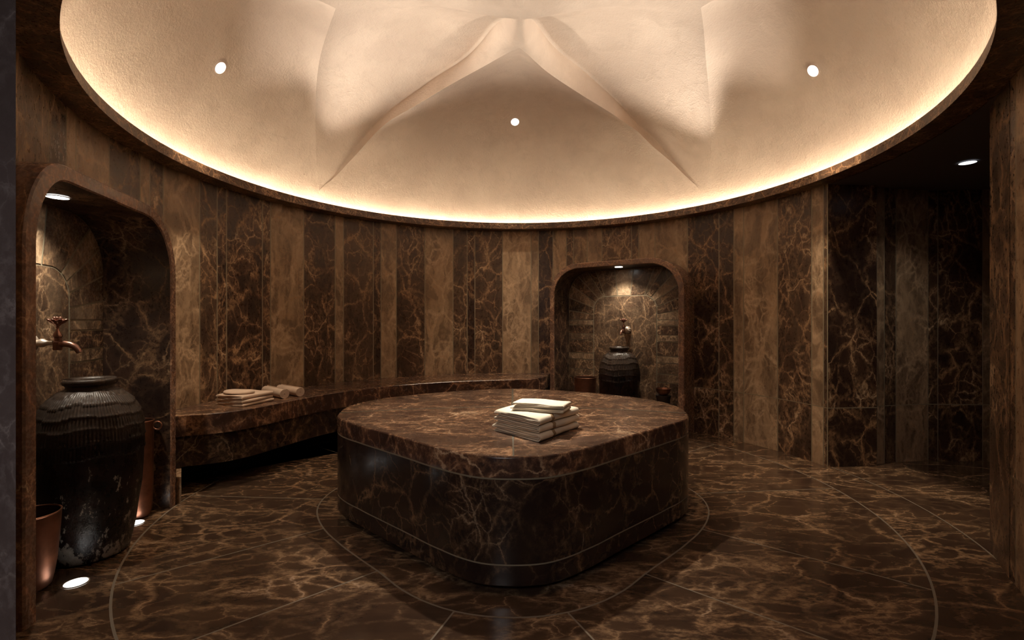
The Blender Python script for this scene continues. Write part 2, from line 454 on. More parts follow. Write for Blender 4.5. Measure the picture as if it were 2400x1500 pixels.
# --------------------------------------------------------------- corridor
def flat_wall(mb, p, q, tone, pid, z0=0., z1=ZL, mi=0, horiz=True):
    if horiz:
        mb.poly([(*p, z0), (*q, z0), (*q, .398), (*p, .398)], mi, pid+2.9, tone)
        mb.poly([(*p, .398), (*q, .398), (*q, .404), (*p, .404)], 1, pid, tone)
        z0 = .404
    mb.poly([(*p, z0), (*q, z0), (*q, z1), (*p, z1)], mi, pid, tone)
def at_u(u, y): return ((u-1200)*y/F, y)
cw = MB()
e0 = circ(az_u(1939.5))
flat_wall(cw, e0, at_u(2055, 3.285), 0, 80)
def ywall(u): return lerp(3.33, 3.42, min(1, max(0, (u-2055)/90.)))-.03*max(0, (u-2150)/160.)
edges = [(2055, .8), (2073, .1), (2100, .75), (2175, .05), (2198, 0.), (2303, .6), (2330, .2), (2480, .6), (2620, .1)]
for i in range(len(edges)-1):
    a, b = edges[i][0], edges[i+1][0]
    flat_wall(cw, at_u(a+1, ywall(a)), at_u(b-1, ywall(b)), edges[i][1], 81+i*1.9)
    cw.poly([(*at_u(b-1, ywall(b)+.002), 0), (*at_u(b+1, ywall(b)+.002), 0), (*at_u(b+1, ywall(b)+.002), ZL), (*at_u(b-1, ywall(b)+.002), ZL)], 1)
cw.poly([(*at_u(2055, 3.285), 0), (*at_u(2056, 3.33), 0), (*at_u(2056, 3.33), ZL), (*at_u(2055, 3.285), ZL)], 1)
structure(cw.build('wall_corridor', [WALLM, GROUT]))
cw2 = MB()
cw2.poly([(4.4, 4.2, 0), (4.4, 1.5, 0), (4.4, 1.5, ZL), (4.4, 4.2, ZL)], 0, 90, .1)
cw2.poly([(2.9, 1.75, 0), (4.4, 1.6, 0), (4.4, 1.6, ZL), (2.9, 1.75, ZL)], 0, 91, .1)
structure(cw2.build('wall_corridor_side', [WALLM, GROUT]))
cc = MB()
n = 40; A0, A1 = math.radians(76), math.radians(121)
inner = [circ(lerp(A0, A1, k/n), 2.135) for k in range(n+1)]
outr = [(4.45, lerp(4.2, 1.2, k/n)) for k in range(n+1)]
for k in range(n): cc.poly([(*inner[k], ZL-.004), (*outr[k], ZL-.004), (*outr[k+1], ZL-.004), (*inner[k+1], ZL-.004)])
structure(cc.build('ceiling_corridor', [DARKCEIL]))

# ---------------------------------------------------------------- cornice
tr = MB(); n = 240
prof = [(2.20, ZL), (2.005, ZL), (2.004, ZL+.004), (2.012, ZT-.003), (2.016, ZT), (2.030, ZT), (2.032, ZT-.03), (2.032, ZL+.02), (2.2, ZL+.02)]
for k in range(n):
    a0, a1 = 2*PI*k/n, 2*PI*(k+1)/n
    pid = (k//6)*.77
    for i in range(len(prof)-1):
        p, q = circ(a0, prof[i][0]), circ(a1, prof[i][0]); r_, s_ = circ(a1, prof[i+1][0]), circ(a0, prof[i+1][0])
        tr.poly([(*p, prof[i][1]), (*q, prof[i][1]), (*r_, prof[i+1][1]), (*s_, prof[i+1][1])], 0, pid, .12)
structure(tr.build('trim_3', [TRIMM], smooth=40, dedupe=True))
# cove strip lamp in the slot between the lip and the dome
ls = MB()
cr = []
for k in range(160):
    a = 2*PI*k/160; row = []
    for j in range(6):
        b = 2*PI*j/6; x, y = circ(a, 2.052+.007*math.cos(b)); row.append((x, y, 1.956+.007*math.sin(b)))
    cr.append(row)
cr.append(cr[0])
ls.grid(cr, closeu=True)
strip = ls.build('cove_light', [emit('warm_led', (1.0, .85, .64), 84.0)], smooth=180)
tag(strip, 'warm strip light hidden in the cove around the foot of the dome', 'strip light')

# ------------------------------------------------------------------- dome
DX, DY = .05, 2.86; RD = 2.09
def zc(r): return 1.0+.955+.975*math.sqrt(max(0, 1-(r/RD)**3))-.105*math.exp(-(r/.42)**2)
def hit(u, v, sag=None):
    a = (u-1200)/F; b = (750-v)/F
    lo = None; y = .3
    while y < 6:
        r = math.hypot(a*y-DX, y-DY)
        if r < RD:
            z = zc(r)-(sag(r) if sag else 0)
            if 1+b*y > z:
                if lo is None: break
                l, h = lo, y
                for _ in range(40):
                    m = (l+h)/2; r = math.hypot(a*m-DX, m-DY)
                    z = zc(r)-(sag(r) if sag else 0)
                    if 1+b*m > z: h = m
                    else: l = m
                return (a*l-DX, l-DY)
            lo = y
        elif lo is not None:
            # passes out through the foot
            return (a*lo-DX, lo-DY)
        y += .004
    return (a*lo-DX, lo-DY) if lo else (0, 0)
def sagf(r): q = min(1, r/RD); return -.19*math.sin(PI*q**.85)**.9 if 0 < q < 1 else 0.
FE = {1: [(1202, 112), (1283, 169), (1367, 225), (1450, 277), (1492, 306), (1533, 346), (1596, 402), (1642, 448), (1652, 462)],
      -1: [(1202, 112), (1117, 165), (992, 237), (908, 287), (842, 354), (790, 410), (747, 459)]}
SE = {1: [(1645, 14), (1651, 70), (1656, 146), (1663, 229), (1667, 320), (1661, 408), (1652, 462)],
      -1: [(785, 16), (765, 75), (746, 150), (739, 245), (740, 330), (743, 400), (747, 459)]}
RG = {1: [(1208, 33), (1283, 92), (1367, 165), (1450, 243), (1505, 300), (1585, 385), (1652, 462)],
      -1: [(1208, 33), (1120, 108), (1010, 188), (905, 266), (835, 342), (785, 408), (747, 459)]}
def resample(P, n):
    d = [0]
    for i in range(1, len(P)): d.append(d[-1]+math.dist(P[i], P[i-1]))
    # Catmull-Rom in arc length
    out = []
    for k in range(n+1):
        s = d[-1]*k/n
        i = 0
        while i < len(P)-2 and s > d[i+1]: i += 1
        t = (s-d[i])/(d[i+1]-d[i]); p1, p2 = P[i], P[i+1]; p0 = P[i-1] if i else (2*p1[0]-p2[0], 2*p1[1]-p2[1]); p3 = P[i+2] if i < len(P)-2 else (2*p2[0]-p1[0], 2*p2[1]-p1[1])
        out.append(tuple(.5*((2*p1[c])+(-p0[c]+p2[c])*t+(2*p0[c]-5*p1[c]+4*p2[c]-p3[c])*t*t+(-p0[c]+3*p1[c]-3*p2[c]+p3[c])*t**3) for c in (0, 1)))
    return out
NS, NTT = 44, 26
crv = {}
for sg in (1, -1):
    fe = [hit(*q) for q in FE[sg]]; se = [hit(*q) for q in SE[sg]]; rg = [hit(*q, sag=sagf) for q in RG[sg]]
    T = ((fe[-1][0]+se[-1][0]+rg[-1][0])/3, (fe[-1][1]+se[-1][1]+rg[-1][1])/3)
    kk = 2.075/math.hypot(*T); T = (T[0]*kk, T[1]*kk)
    fe[-1] = se[-1] = rg[-1] = T
    af = (0., fe[0][1]); fe[0] = af; rg[0] = (0., 0.)
    y0 = se[0][1]; m = len(se)
    se = [(p[0], p[1]-y0*(1-i/(m-1))**2) for i, p in enumerate(se)]
    crv[sg] = (resample(fe, NS), resample(se, NS), resample(rg, NS), T)
AFY = (crv[1][0][0][1]+crv[-1][0][0][1])/2
print('dome', 'T', crv[1][3], crv[-1][3], 'AF', AFY, 'AS', crv[1][1][0], crv[-1][1][0])
lun = MB(); arm = MB()
def P3(x, y, z): return (DX+x, DY+y, z)
for sx in (1, -1):
    fe, se, rg, T = crv[sx]
    for sy in (1, -1):
        def q(p): return (p[0], p[1]*sy)
        fl_ = (sx*sy < 0)
        # lunettes: crease to foot of dome
        aT = math.atan2(T[0], T[1]*sy)
        for edge, a_start in ((fe, 0. if sy > 0 else sx*PI), (se, sx*PI/2)):
            rows = []
            for i in range(NS+1):
                e = q(edge[i]); th_ = i/NS
                a = lerp(a_start, aT, th_**.85)
                row = []
                for j in range(NTT+1):
                    t = j/NTT; t = 1-(1-t)**2.2
                    x = lerp(e[0], RD*math.sin(a), t); y = lerp(e[1], RD*math.cos(a), t)
                    r = math.hypot(x, y)
                    # lunette is scooped slightly outwards from the crease
                    sc_ = .17*math.sin(PI*min(1, t*1.02))*(1-i/NS)
                    row.append(P3(x, y, zc(min(r, RD))+sc_*(1-(r/RD)**4)))
                rows.append(row)
            lun.grid(rows, flip=(fl_ if edge is fe else not fl_))
        # arms: crease -> soft ridge -> crease, one continuous strip
        rows = []
        for i in range(NS+1):
            f, s_, g = q(fe[i]), q(se[i]), q(rg[i]); row = []
            q_ = min(1, i/NS/.09); sg_ = sagf(math.hypot(*g))*q_*q_*(3-2*q_)
            for j in range(-NTT, NTT+1):
                t = abs(j)/NTT; e = f if j < 0 else s_
                x, y = lerp(g[0], e[0], t), lerp(g[1], e[1], t)
                k = lerp(math.cos(PI/2*t), 1-t, .5)
                row.append(P3(x, y, zc(math.hypot(x, y))-sg_*k))
            rows.append(row)
        arm.grid(rows, flip=fl_)
off = len(lun.v); lun2 = lun
dm = bpy.data
o1 = lun.build('ceiling', [PLASTER], smooth=179, dedupe=True, origin=(DX, DY, ZL), world=True)
structure(o1)
o2 = arm.build('ceiling_star', [PLASTER], smooth=179, dedupe=True, world=True, origin=(DX, DY, ZL)); structure(o2)
# sealed ring behind the cove
bk = MB()
for k in range(120):
    p, q_ = circ(2*PI*k/120, 2.095), circ(2*PI*(k+1)/120, 2.095)
    bk.poly([(*p, ZL+.01), (*q_, ZL+.01), (*q_, ZL+.05), (*p, ZL+.05)])
structure(bk.build('trim_4', [PLASTER], smooth=40, dedupe=True))

# --------------------------------------------------------- wall niches
def rad_tiles(mb, polys, p, d):
    for pts, tone, pid in polys:
        mb.poly([pp(p, s, d, z) for s, z in pts], 0, pid, tone)
def inset(poly, e):
    n = len(poly); c = Vector((sum(q[0] for q in poly)/n, sum(q[1] for q in poly)/n)); out = []
    area = sum(poly[i][0]*poly[(i+1) % n][1]-poly[(i+1) % n][0]*poly[i][1] for i in range(n)); sgn = 1 if area > 0 else -1
    for i in range(n):
        a, b, c_ = Vector(poly[i-1]), Vector(poly[i]), Vector(poly[(i+1) % n])
        d1 = (b-a); d2 = (c_-b)
        if d1.length < 1e-6 or d2.length < 1e-6: out.append(tuple(b)); continue
        n1 = Vector((-d1.y, d1.x)).normalized()*sgn; n2 = Vector((-d2.y, d2.x)).normalized()*sgn
        m = (n1+n2); m = m/max(.3, m.length_squared)*2*e*.5*2/ (1 if True else 1)
        k = (n1+n2); L2 = k.length_squared
        out.append(tuple(b+k*(2*e/max(.8, L2))*1.0)) if L2 > 1e-6 else out.append(tuple(b+n1*e))
    return out
def ray_arch(s0, z0, ds, dz, outline):
    best = None
    for i in range(len(outline)-1):
        (ax, az_), (bx, bz) = outline[i], outline[i+1]
        ex, ez = bx-ax, bz-az_; den = ds*ez-dz*ex
        if abs(den) < 1e-9: continue
        t = ((ax-s0)*ez-(az_-z0)*ex)/den; u = ((ax-s0)*dz-(az_-z0)*ds)/den
        if t > 0 and -1e-6 <= u <= 1+1e-6 and (best is None or t < best[0]): best = (t, i, s0+ds*t, z0+dz*t)
    return best
def niche(p, label, dfront):
    base = thing('wall_niche', label, 'niche', (p.M.x, p.M.y, 0), 0, None)
    fw, D = p.fw, p.depth
    O = arch(p.W, p.zt, p.rad, rl=p.rl); I = arch(p.W-fw, p.zt-fw, p.rad-fw, rl=p.rl-fw*.7)
    m = MB(); bv = .006
    O1 = arch(p.W-bv, p.zt-bv, p.rad-bv, rl=p.rl-bv); I1 = arch(p.W-fw+bv, p.zt-fw+bv, p.rad-fw+bv, rl=p.rl-fw*.7+bv)
    seqs = [(O, dfront), (O, bv), (O1, 0), (I1, 0), (I, bv)]
    m.grid([[pp(p, s, d, z) for s, z in Q] for Q, d in seqs], 0, 1.3, .15)
    m.build('frame', [FRAMEM], base, world=True, smooth=35, dedupe=True)
    l = MB(); l.grid([[pp(p, s, d, z) for s, z in I] for d in (bv, D*.5, D)], 0, 4.2, 0.)
    l.build('lining', [LININGM], base, world=True, smooth=35, dedupe=True)
    # tiled back panel: grout bed with separate stone pieces a hair in front
    b = MB()
    b.poly([pp(p, s, D, z) for s, z in I], 1)
    IW = p.W-fw; g = .0045
    aw = IW*(.45 if p is PL else .53); azt = 1.235; ar = .13
    A = arch(aw, azt, ar, n=8)
    d1 = D-.003
    tid = [100.]
    def tile(poly, tone):
        tid[0] += 1.71; b.poly([pp(p, s, d1, z) for s, z in inset(poly, g)], 0, tid[0]+p.W*10, tone)
    tile(A, .22)
    cuts = [.0, .42, .50, .60, .665, .80, .86, .95, 1.0]
    tn = [.1, .3, .2, .65, .1, .3, .05, .45, .1]
    Oin = arch(IW-.002, p.zt-fw-.002, p.rad-fw, n=10)
    for sd in (-1, 1):
        for i in range(len(cuts)-1):
            tile([(sd*aw, cuts[i]), (sd*(IW-.002), cuts[i]), (sd*(IW-.002), cuts[i+1]), (sd*aw, cuts[i+1])], tn[i])
    # radiating pieces: inner point, outer point
    rad = []
    Ztop = p.zt-fw-.002; W2 = IW-.002; r2 = p.rad-fw
    def arcpt(sd, deg, W_, zt_, r_): a = math.radians(deg); return (sd*(W_-r_+r_*math.cos(a)), zt_-r_+r_*math.sin(a))
    left = [((-aw, 1.0), (-W2, 1.0)), ((-aw, 1.055), (-W2, 1.10)), (arcpt(-1, 8, aw, azt, ar), (-W2, Ztop-r2-.01)), (arcpt(-1, 32, aw, azt, ar), arcpt(-1, 28, W2, Ztop, r2)),
            (arcpt(-1, 55, aw, azt, ar), arcpt(-1, 55, W2, Ztop, r2)), (arcpt(-1, 80, aw, azt, ar), arcpt(-1, 82, W2, Ztop, r2)), ((-aw*.62, azt), (-W2*.50, Ztop)), ((-aw*.2, azt), (-W2*.16, Ztop))]
    right = [(((-a[0]), a[1]), ((-c[0]), c[1])) for a, c in left[::-1]]
    L_ = left+right
    tones = [.3, .2, .55, .3, .5, .25, .4, .95, .3, .45, .2, .6, .35, .2, .4] if p is PL else [.3, .1, .55, .15, .35, .05, .45, .95, .15, .3, .05, .6, .2, .1, .4]
    def between(P0, P1, W_, zt_, r_):
        """points of the rounded outline strictly between two outline points"""
        out = []
        for sd in (-1, 1):
            for k in range(1, 12):
                q = arcpt(sd, 90*k/12, W_, zt_, r_); out.append(q)
        def par(q):
            # monotone parameter left foot -> right foot
            s, z = q
            return math.atan2(s, max(1e-4, z-(zt_-r_*1.2)))
        a, c = par(P0), par(P1)
        return sorted([q for q in out if a+1e-3 < par(q) < c-1e-3], key=par)
    for i in range(len(L_)-1):
        (a0, b0), (a1, b1) = L_[i], L_[i+1]
        poly = [a0]+between(a0, a1, aw, azt, ar)+[a1, b1]+between(b0, b1, W2, Ztop, r2)[::-1]+[b0]
        tile(poly, tones[i % len(tones)])
    b.build('back_panel', [NICHEM, GROUT], base, world=True)
    return base
niche(PL, 'large arched marble wall niche at left framing the tall jar and tap', .50)
niche(PB, 'arched marble wall niche in the far wall behind the central plinth', .34)

# ----------------------------------------------------------- marble plinth
pl = thing('marble_plinth', 'large rounded diamond-shaped dark marble plinth in the middle of the floor', 'plinth', (PX, PY, 0))
def outline(d, step=2): return [pol(PLT, q, d) for q in range(0, 360, step)]
ZP = .508
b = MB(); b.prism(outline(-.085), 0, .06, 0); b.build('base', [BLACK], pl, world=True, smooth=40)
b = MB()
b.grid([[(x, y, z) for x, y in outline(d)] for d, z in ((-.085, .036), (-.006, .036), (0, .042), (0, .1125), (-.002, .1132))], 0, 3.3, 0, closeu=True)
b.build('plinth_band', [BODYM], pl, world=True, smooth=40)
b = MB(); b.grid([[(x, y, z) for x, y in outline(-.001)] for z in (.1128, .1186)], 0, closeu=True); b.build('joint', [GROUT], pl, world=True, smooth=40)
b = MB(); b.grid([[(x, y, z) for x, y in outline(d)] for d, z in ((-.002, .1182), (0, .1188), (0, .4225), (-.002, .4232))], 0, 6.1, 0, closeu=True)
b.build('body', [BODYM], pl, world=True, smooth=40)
b = MB(); b.grid([[(x, y, z) for x, y in outline(-.001)] for z in (.4228, .4292)], 0, closeu=True); b.build('joint', [GROUT], pl, world=True, smooth=40)
b = MB()
b.grid([[(x, y, z) for x, y in outline(d)] for d, z in ((-.002, .4288), (0, .4294), (0, .500), (-.002, .505), (-.006, ZP))], 0, 8.8, 0, closeu=True)
# top face in four pieces with joints between
ol = outline(-.006)
nn = len(ol)
def jline(x): return 2.715-.155*(abs(x)/.85)**2
iL_ = min(range(nn), key=lambda k: abs(ol[k][1]-jline(ol[k][0])) if ol[k][0] < 0 else 9)
iR_ = min(range(nn), key=lambda k: abs(ol[k][1]-jline(ol[k][0])) if ol[k][0] > 0 else 9)
half = nn//2
def arc(xa, xb, n=16): return [(lerp(xa, xb, k/n), jline(lerp(xa, xb, k/n))) for k in range(1, n)]
X0 = 0.002; cpt = (X0, jline(X0))
pieces = [ol[0:iR_+1]+arc(ol[iR_][0], X0)+[cpt], ol[iR_:half+1]+[cpt]+arc(X0, ol[iR_][0]), ol[half:iL_+1]+arc(ol[iL_][0], X0)+[cpt], ol[iL_:]+[ol[0], cpt]+arc(X0, ol[iL_][0])]
for k, pts in enumerate(pieces): b.poly([(x, y, ZP) for x, y in pts], 0, 20+k*4.4+.3, .12)
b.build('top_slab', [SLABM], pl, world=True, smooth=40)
b = MB()
ribbon(b, [ol[iL_]]+arc(ol[iL_][0], X0)+[cpt]+arc(X0, ol[iR_][0])+[ol[iR_]], .013, ZP+.0004, 0)
ribbon(b, [ol[0], cpt], .0062, ZP+.0005, 0); ribbon(b, [cpt, ol[half]], .012, ZP+.0005, 0)
b.build('joint', [JOINTD], pl, world=True)

# ------------------------------------------------------------ marble bench
bn = thing('marble_bench', 'long curved dark marble bench floating along the left wall', 'bench', (-1.3, 3.9, 0))
# front edge measured as azimuth / radius, back edge is the wall
BF = [(-93, 1.97), (-92, 1.90), (-91, 1.80), (-88, 1.71), (-84, 1.655), (-79, 1.625), (-72, 1.61), (-60, 1.60), (-45, 1.575), (-30, 1.56), (-15, 1.555), (-4, 1.56), (2, 1.575), (5, 1.62), (7, 1.70), (8.2, 1.80), (8.9, 1.90), (9.1, 2.0)]
def bench_front(d=0.):
    out = []
    for k in range(len(BF)-1):
        for j in range(4):
            t = j/4; p = circ(math.radians(lerp(BF[k][0], BF[k+1][0], t)), lerp(BF[k][1], BF[k+1][1], t)); out.append(p)
    out.append(circ(math.radians(BF[-1][0]), BF[-1][1]))
    sm = []
    for i in range(len(out)):
        a, c_ = max(0, i-3), min(len(out)-1, i+3); seg = out[a:c_+1]; sm.append((sum(q[0] for q in seg)/len(seg), sum(q[1] for q in seg)/len(seg)))
    out = sm
    if d:
        r = []
        for i in range(len(out)):
            a, c_ = Vector(out[max(0, i-1)]), Vector(out[min(len(out)-1, i+1)]); t = (c_-a).normalized(); nrm = Vector((-t.y, t.x))
            q = Vector(out[i])+nrm*d; r.append(tuple(q))
        out = r
    return out
def bench_back(n=60): return [circ(math.radians(lerp(9.3, -97.0, k/n)), R-.002) for k in range(n+1)]
def bench_prism(z0, z1, d, pid, mb, ch=.004):
    f0, f1 = bench_front(d), bench_front(d+ch); bb = bench_back()
    o0 = f0+bb; o1 = f1+bb
    mb.grid([[(x, y, z0) for x, y in o0], [(x, y, z1-ch) for x, y in o0], [(x, y, z1) for x, y in o1]], 0, pid, 0, closeu=True)
    mb.face([mb.vert((x, y, z1)) for x, y in o1], 0, pid+1.1, .1)
    mb.face([mb.vert((x, y, z0)) for x, y in o0][::-1], 0, pid, 0)
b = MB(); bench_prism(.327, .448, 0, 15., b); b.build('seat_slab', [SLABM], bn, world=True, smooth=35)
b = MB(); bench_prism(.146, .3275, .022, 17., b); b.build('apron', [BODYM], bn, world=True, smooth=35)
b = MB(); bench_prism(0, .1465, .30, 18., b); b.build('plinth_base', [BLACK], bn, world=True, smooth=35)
b = MB(); b.prism([(-1.828, 2.612), (-1.800, 2.612), (-1.915, 2.78), (-1.945, 2.78)], 0, .1458, 0, 33., .85)  # block added for the bright strip, uplight painted in as pale tone
b.build('support', [FRAMEM], bn, world=True, label='added block at the left end, uplight put into its pale tone')

# ------------------------------------------------------------------ jars
def jar_material():
    t = NT('jar_glaze'); tc = t.n('ShaderNodeTexCoord'); co = tc.outputs['Object']
    n = t.n('ShaderNodeTexNoise', _2=7.0, _3=6.0, _4=.7); t.l(co, n.inputs[0])
    n2 = t.n('ShaderNodeTexNoise', _2=16.0, _3=8.0, _4=.75); t.l(t.vmath('MULTIPLY', co, (1, 1, .55)), n2.inputs[0])
    n3 = t.n('ShaderNodeTexNoise', _2=60.0, _3=4.0, _4=.6); t.l(co, n3.inputs[0])
    sep = t.n('ShaderNodeSeparateXYZ'); t.l(co, sep.inputs[0])
    hgt = t.ramp(sep.outputs[2], .0*S, .55*S, .085, -.075, smooth=False)
    f = t.math('ADD', n2.outputs[0], hgt)
    flake = t.ramp(f, .595, .62)
    c = t.mix(t.ramp(n.outputs[0], .4, .65), (.004, .0028, .0024), (.018, .008, .006))
    upper = t.ramp(sep.outputs[2], .47*S, .56*S)
    c = t.mix(t.math('MULTIPLY', upper, .8), c, (.055, .040, .031))  # ribbed shoulders painted lighter to suggest highlights on the ribs
    c = t.mix(t.math('MULTIPLY', flake, .9), c, t.mix(n3.outputs[0], (.14, .115, .09), (.42, .37, .31)))
    t.l(c, t.b.inputs['Base Color'])
    t.l(t.math('ADD', t.ramp(n2.outputs[0], .3, .7, .18, .45), t.math('MULTIPLY', flake, .4)), t.b.inputs['Roughness'])
    t.bump(t.math('ADD', n2.outputs[0], t.math('MULTIPLY', n3.outputs[0], .3)), .5, .006)
    return t.m
JARM = jar_material()
JP = [(0, .0), (.136, .0), (.142, .008), (.149, .04), (.160, .10), (.172, .18), (.183, .27), (.1905, .36), (.1945, .45), (.194, .51), (.189, .56), (.178, .605),
      (.160, .643), (.138, .672), (.112, .694), (.09, .706), (.082, .712)]
JP = [(r*.955, z) for r, z in JP]
jar = thing('ceramic_jar', 'tall glazed black jar with ribbed shoulders standing in the left niche under the tap', 'jar', (-1.812, 2.062, 0), 0, 'glazed jars in the niches')
b = MB(); NA = 480; rows = []
def jr(z):
    for i in range(len(JP)-1):
        if JP[i][1] <= z <= JP[i+1][1]: break
    t = (z-JP[i][1])/(JP[i+1][1]-JP[i][1]+1e-9); return lerp(JP[i][0], JP[i+1][0], t)
tabz = [(z, r) for r, z in JP[2:]]
zs = [JP[2][1]+(JP[-1][1]-JP[2][1])*(k/110) for k in range(111)]
seams = [.44, .495, .548, .600, .648, .69]
for z in zs:
    row = []
    r0 = spline(tabz, z) if z > tabz[1][0] else jr(z)
    for j in range(NA):
        a = 2*PI*j/NA; zz = z+.006*math.sin(3*a+1)+.004*math.sin(7*a+z*20)
        d = .0
        if zz > seams[0]:
            kk = max(i for i, s_ in enumerate(seams) if zz >= s_); s0 = seams[kk]; s1 = seams[kk+1] if kk < len(seams)-1 else .72
            tt = (zz-s0)/(s1-s0)
            if kk < len(seams)-1: d += .0024*math.cos(a*96+kk*1.3+.5*math.sin(a*5+kk))*max(0, math.sin(PI*min(1, tt*1.05)))**.5
            d += .0042*math.exp(-((tt-.06)/.10)**2)+.0012*(1-tt)
        d += .003*noise.noise(Vector((3*math.cos(a), 3*math.sin(a), z*9)))
        row.append(((r0+d)*math.cos(a), (r0+d)*math.sin(a), z))
    rows.append(row)
bb = b.grid(rows, closeu=True); b.face(bb[0][::-1])
b.build('body', [JARM], jar, smooth=180)
b = MB(); b.lathe([(.083, .704), (.080, .716), (.082, .722), (.091, .728), (.094, .737), (.092, .747), (.086, .751), (.078, .748), (.073, .736), (.071, .70), (.09, .66), (.05, .60), (.001, .59)], 64)
b.build('rim', [JARM], jar, smooth=60)
dup(jar, (1.00, 4.475, 0), 1.9, 'glazed black jar with ribbed shoulders standing in the far arched niche')

# ------------------------------------------------------------- copper pails
COPPER = plain('copper', (.24, .105, .062), .40, .8, bump=(90, .12, .002), var=.3, vs=9)
COPPERD = plain('copper_inside', (.09, .04, .025), .5, .7, var=.3)
def pail(name, label, cat, x, y, r, h, n=56, taper=.82, ring=False, foot=True, rz=0):
    t = thing(name, label, cat, (x, y, 0), rz)
    b = MB()
    pr = [(.001, .0), (r*taper*.72, .0), (r*taper*.86, .012), (r*taper*.96, .045), (lerp(r*taper, r, .3), h*.35), (r*.97, h*.8), (r, h-.006)]
    b.lathe(pr, n); b.build('body', [COPPER], t, smooth=50)
    b = MB(); b.lathe([(r-.0035, h-.006), (r*.955, h*.8), (lerp(r*taper, r, .3)-.006, h*.35), (r*taper*.9, .05), (.001, .03)], n); b.build('inside', [COPPERD], t, smooth=50)
    b = MB()
    b.grid([[((r+.0035*math.cos(q)-.001)*math.cos(2*PI*j/n), (r+.0035*math.cos(q)-.001)*math.sin(2*PI*j/n), h-.004+.0035*math.sin(q)) for j in range(n)] for q in [2*PI*k/8 for k in range(9)]], closeu=True)
    b.build('rim', [COPPER], t, smooth=180)
    if ring:
        b = MB(); pts = [(r+.024+.022*math.cos(a), 0, h-.028+.022*math.sin(a)) for a in [2*PI*k/20 for k in range(21)]]
        rows = []
        for a in [2*PI*k/24 for k in range(25)]:
            rows.append([(r+.020+(.020+.004*math.cos(c_))*math.cos(a), .004*math.sin(c_), h-.03+(.020+.004*math.cos(c_))*math.sin(a)) for c_ in [2*PI*m/8 for m in range(8)]])
        b.grid(rows, closeu=True); b.build('ring_handle', [COPPER], t, smooth=180)
    return t
pail('copper_bucket', 'short round-bottomed copper bucket at the near edge of the left niche', 'bucket', -1.79, 1.782, .088, .285, taper=.8)
pail('copper_pail', 'tall copper pail with a ring handle half hidden behind the big jar', 'pail', -1.901, 2.445, .064, .49, taper=.92, ring=True, rz=math.radians(10))
pail('copper_pail', 'copper pail standing left of the jar in the far niche', 'pail', .715, 4.685, .108, .445, taper=.85)
DARKPOT = plain('dark_stand', (.02, .012, .01), .5, var=.4)
st = thing('round_stand', 'low dark round stand under the copper bowl in the far niche', 'stand', (1.34, 4.25, 0))
b = MB(); b.lathe([(.001, 0), (.075, 0), (.075, .02), (.06, .04), (.058, .30), (.066, .325), (.066, .335), (.001, .335)], 48); b.build('pedestal', [DARKPOT], st, smooth=35)
bw = thing('copper_bowl', 'small shallow copper bowl right of the jar in the far niche', 'bowl', (1.34, 4.25, .335))
b = MB(); b.lathe([(.001, .0), (.03, .0), (.045, .012), (.058, .03), (.065, .056), (.067, .060), (.063, .060), (.056, .035), (.04, .016), (.001, .010)], 48); b.build('body', [COPPER], bw, smooth=50)

# ------------------------------------------------------------------ taps
BRONZE = plain('bronze', (.30, .155, .115), .33, .8, var=.2, vs=20)
PALEMETAL = plain('pale_bronze', (.78, .68, .58), .35, .55)
# local frame: y = out of the wall into the room, origin on the panel
tap = thing('wall_tap', 'ornate bronze wall tap with leaf-shaped handle above the big jar in the left niche', 'tap', (0, 0, 0), 0, 'wall taps in the niches')
b = MB()
n = 36
rows = []
for rr, yy in ((.001, .030), (.012, .030), (.022, .026), (.030, .018), (.034, .008), (.034, .0)):
    rows.append([((rr*(1+.10*math.cos(9*2*PI*j/n)*(rr/.034)))*math.cos(2*PI*j/n), yy, (rr*(1+.10*math.cos(9*2*PI*j/n)*(rr/.034)))*math.sin(2*PI*j/n)) for j in range(n)])
b.grid(rows, closeu=True); b.build('wall_rose', [PALEMETAL], tap, smooth=60, label='pale fluted wall rose')
b = MB(); b.tube([(0, .02, 0), (0, .035, 0), (0, .042, 0), (0, .052, 0), (0, .06, 0), (0, .068, 0), (0, .085, 0)], [.013, .014, .018, .018, .012, .010, .009], 20); b.build('stem', [PALEMETAL], tap, smooth=50, label='pale turned stem')
b = MB(); b.lathe([(.001, -.030), (.014, -.030), (.0155, -.026), (.0155, .004), (.013, .006), (.013, .022), (.0155, .024), (.0155, .030), (.014, .034), (.010, .044), (.006, .050), (.004, .060), (.004, .070)], 32, cy=.10); b.build('body', [BRONZE], tap, smooth=45)
b = MB(); b.tube([(0, .10, -.006), (0, .125, -.004), (0, .145, -.008), (0, .162, -.018), (0, .172, -.032), (0, .176, -.042)], [.013, .0135, .013, .0125, .011, .010], 20); b.build('spout', [BRONZE], tap, smooth=50)
hd = MB()
hd.lathe([(.001, .060), (.006, .062), (.005, .068), (.012, .076), (.022, .086), (.020, .094), (.001, .096)], 32, cy=.10)
def petal(mb, c, d, up, a, b_, l):
    d = Vector(d).normalized(); u = Vector(up); u = (u-d*u.dot(d)).normalized(); w_ = d.cross(u); rows = []
    for i_ in range(9):
        th = PI*i_/8; rr = max(.02, math.sin(th)**.8); rows.append([tuple(Vector(c)+d*(-l*math.cos(th))+u*(b_*rr*math.sin(q))+w_*(a*rr*math.cos(q))) for q in [2*PI*m/14 for m in range(14)]])
    mb.grid(rows, closeu=True)
for k in range(8):
    a = 2*PI*k/8; petal(hd, (.021*math.cos(a), .10+.021*math.sin(a), .089), (math.cos(a), math.sin(a), .75), (0, 0, 1), .0088, .006, .017)
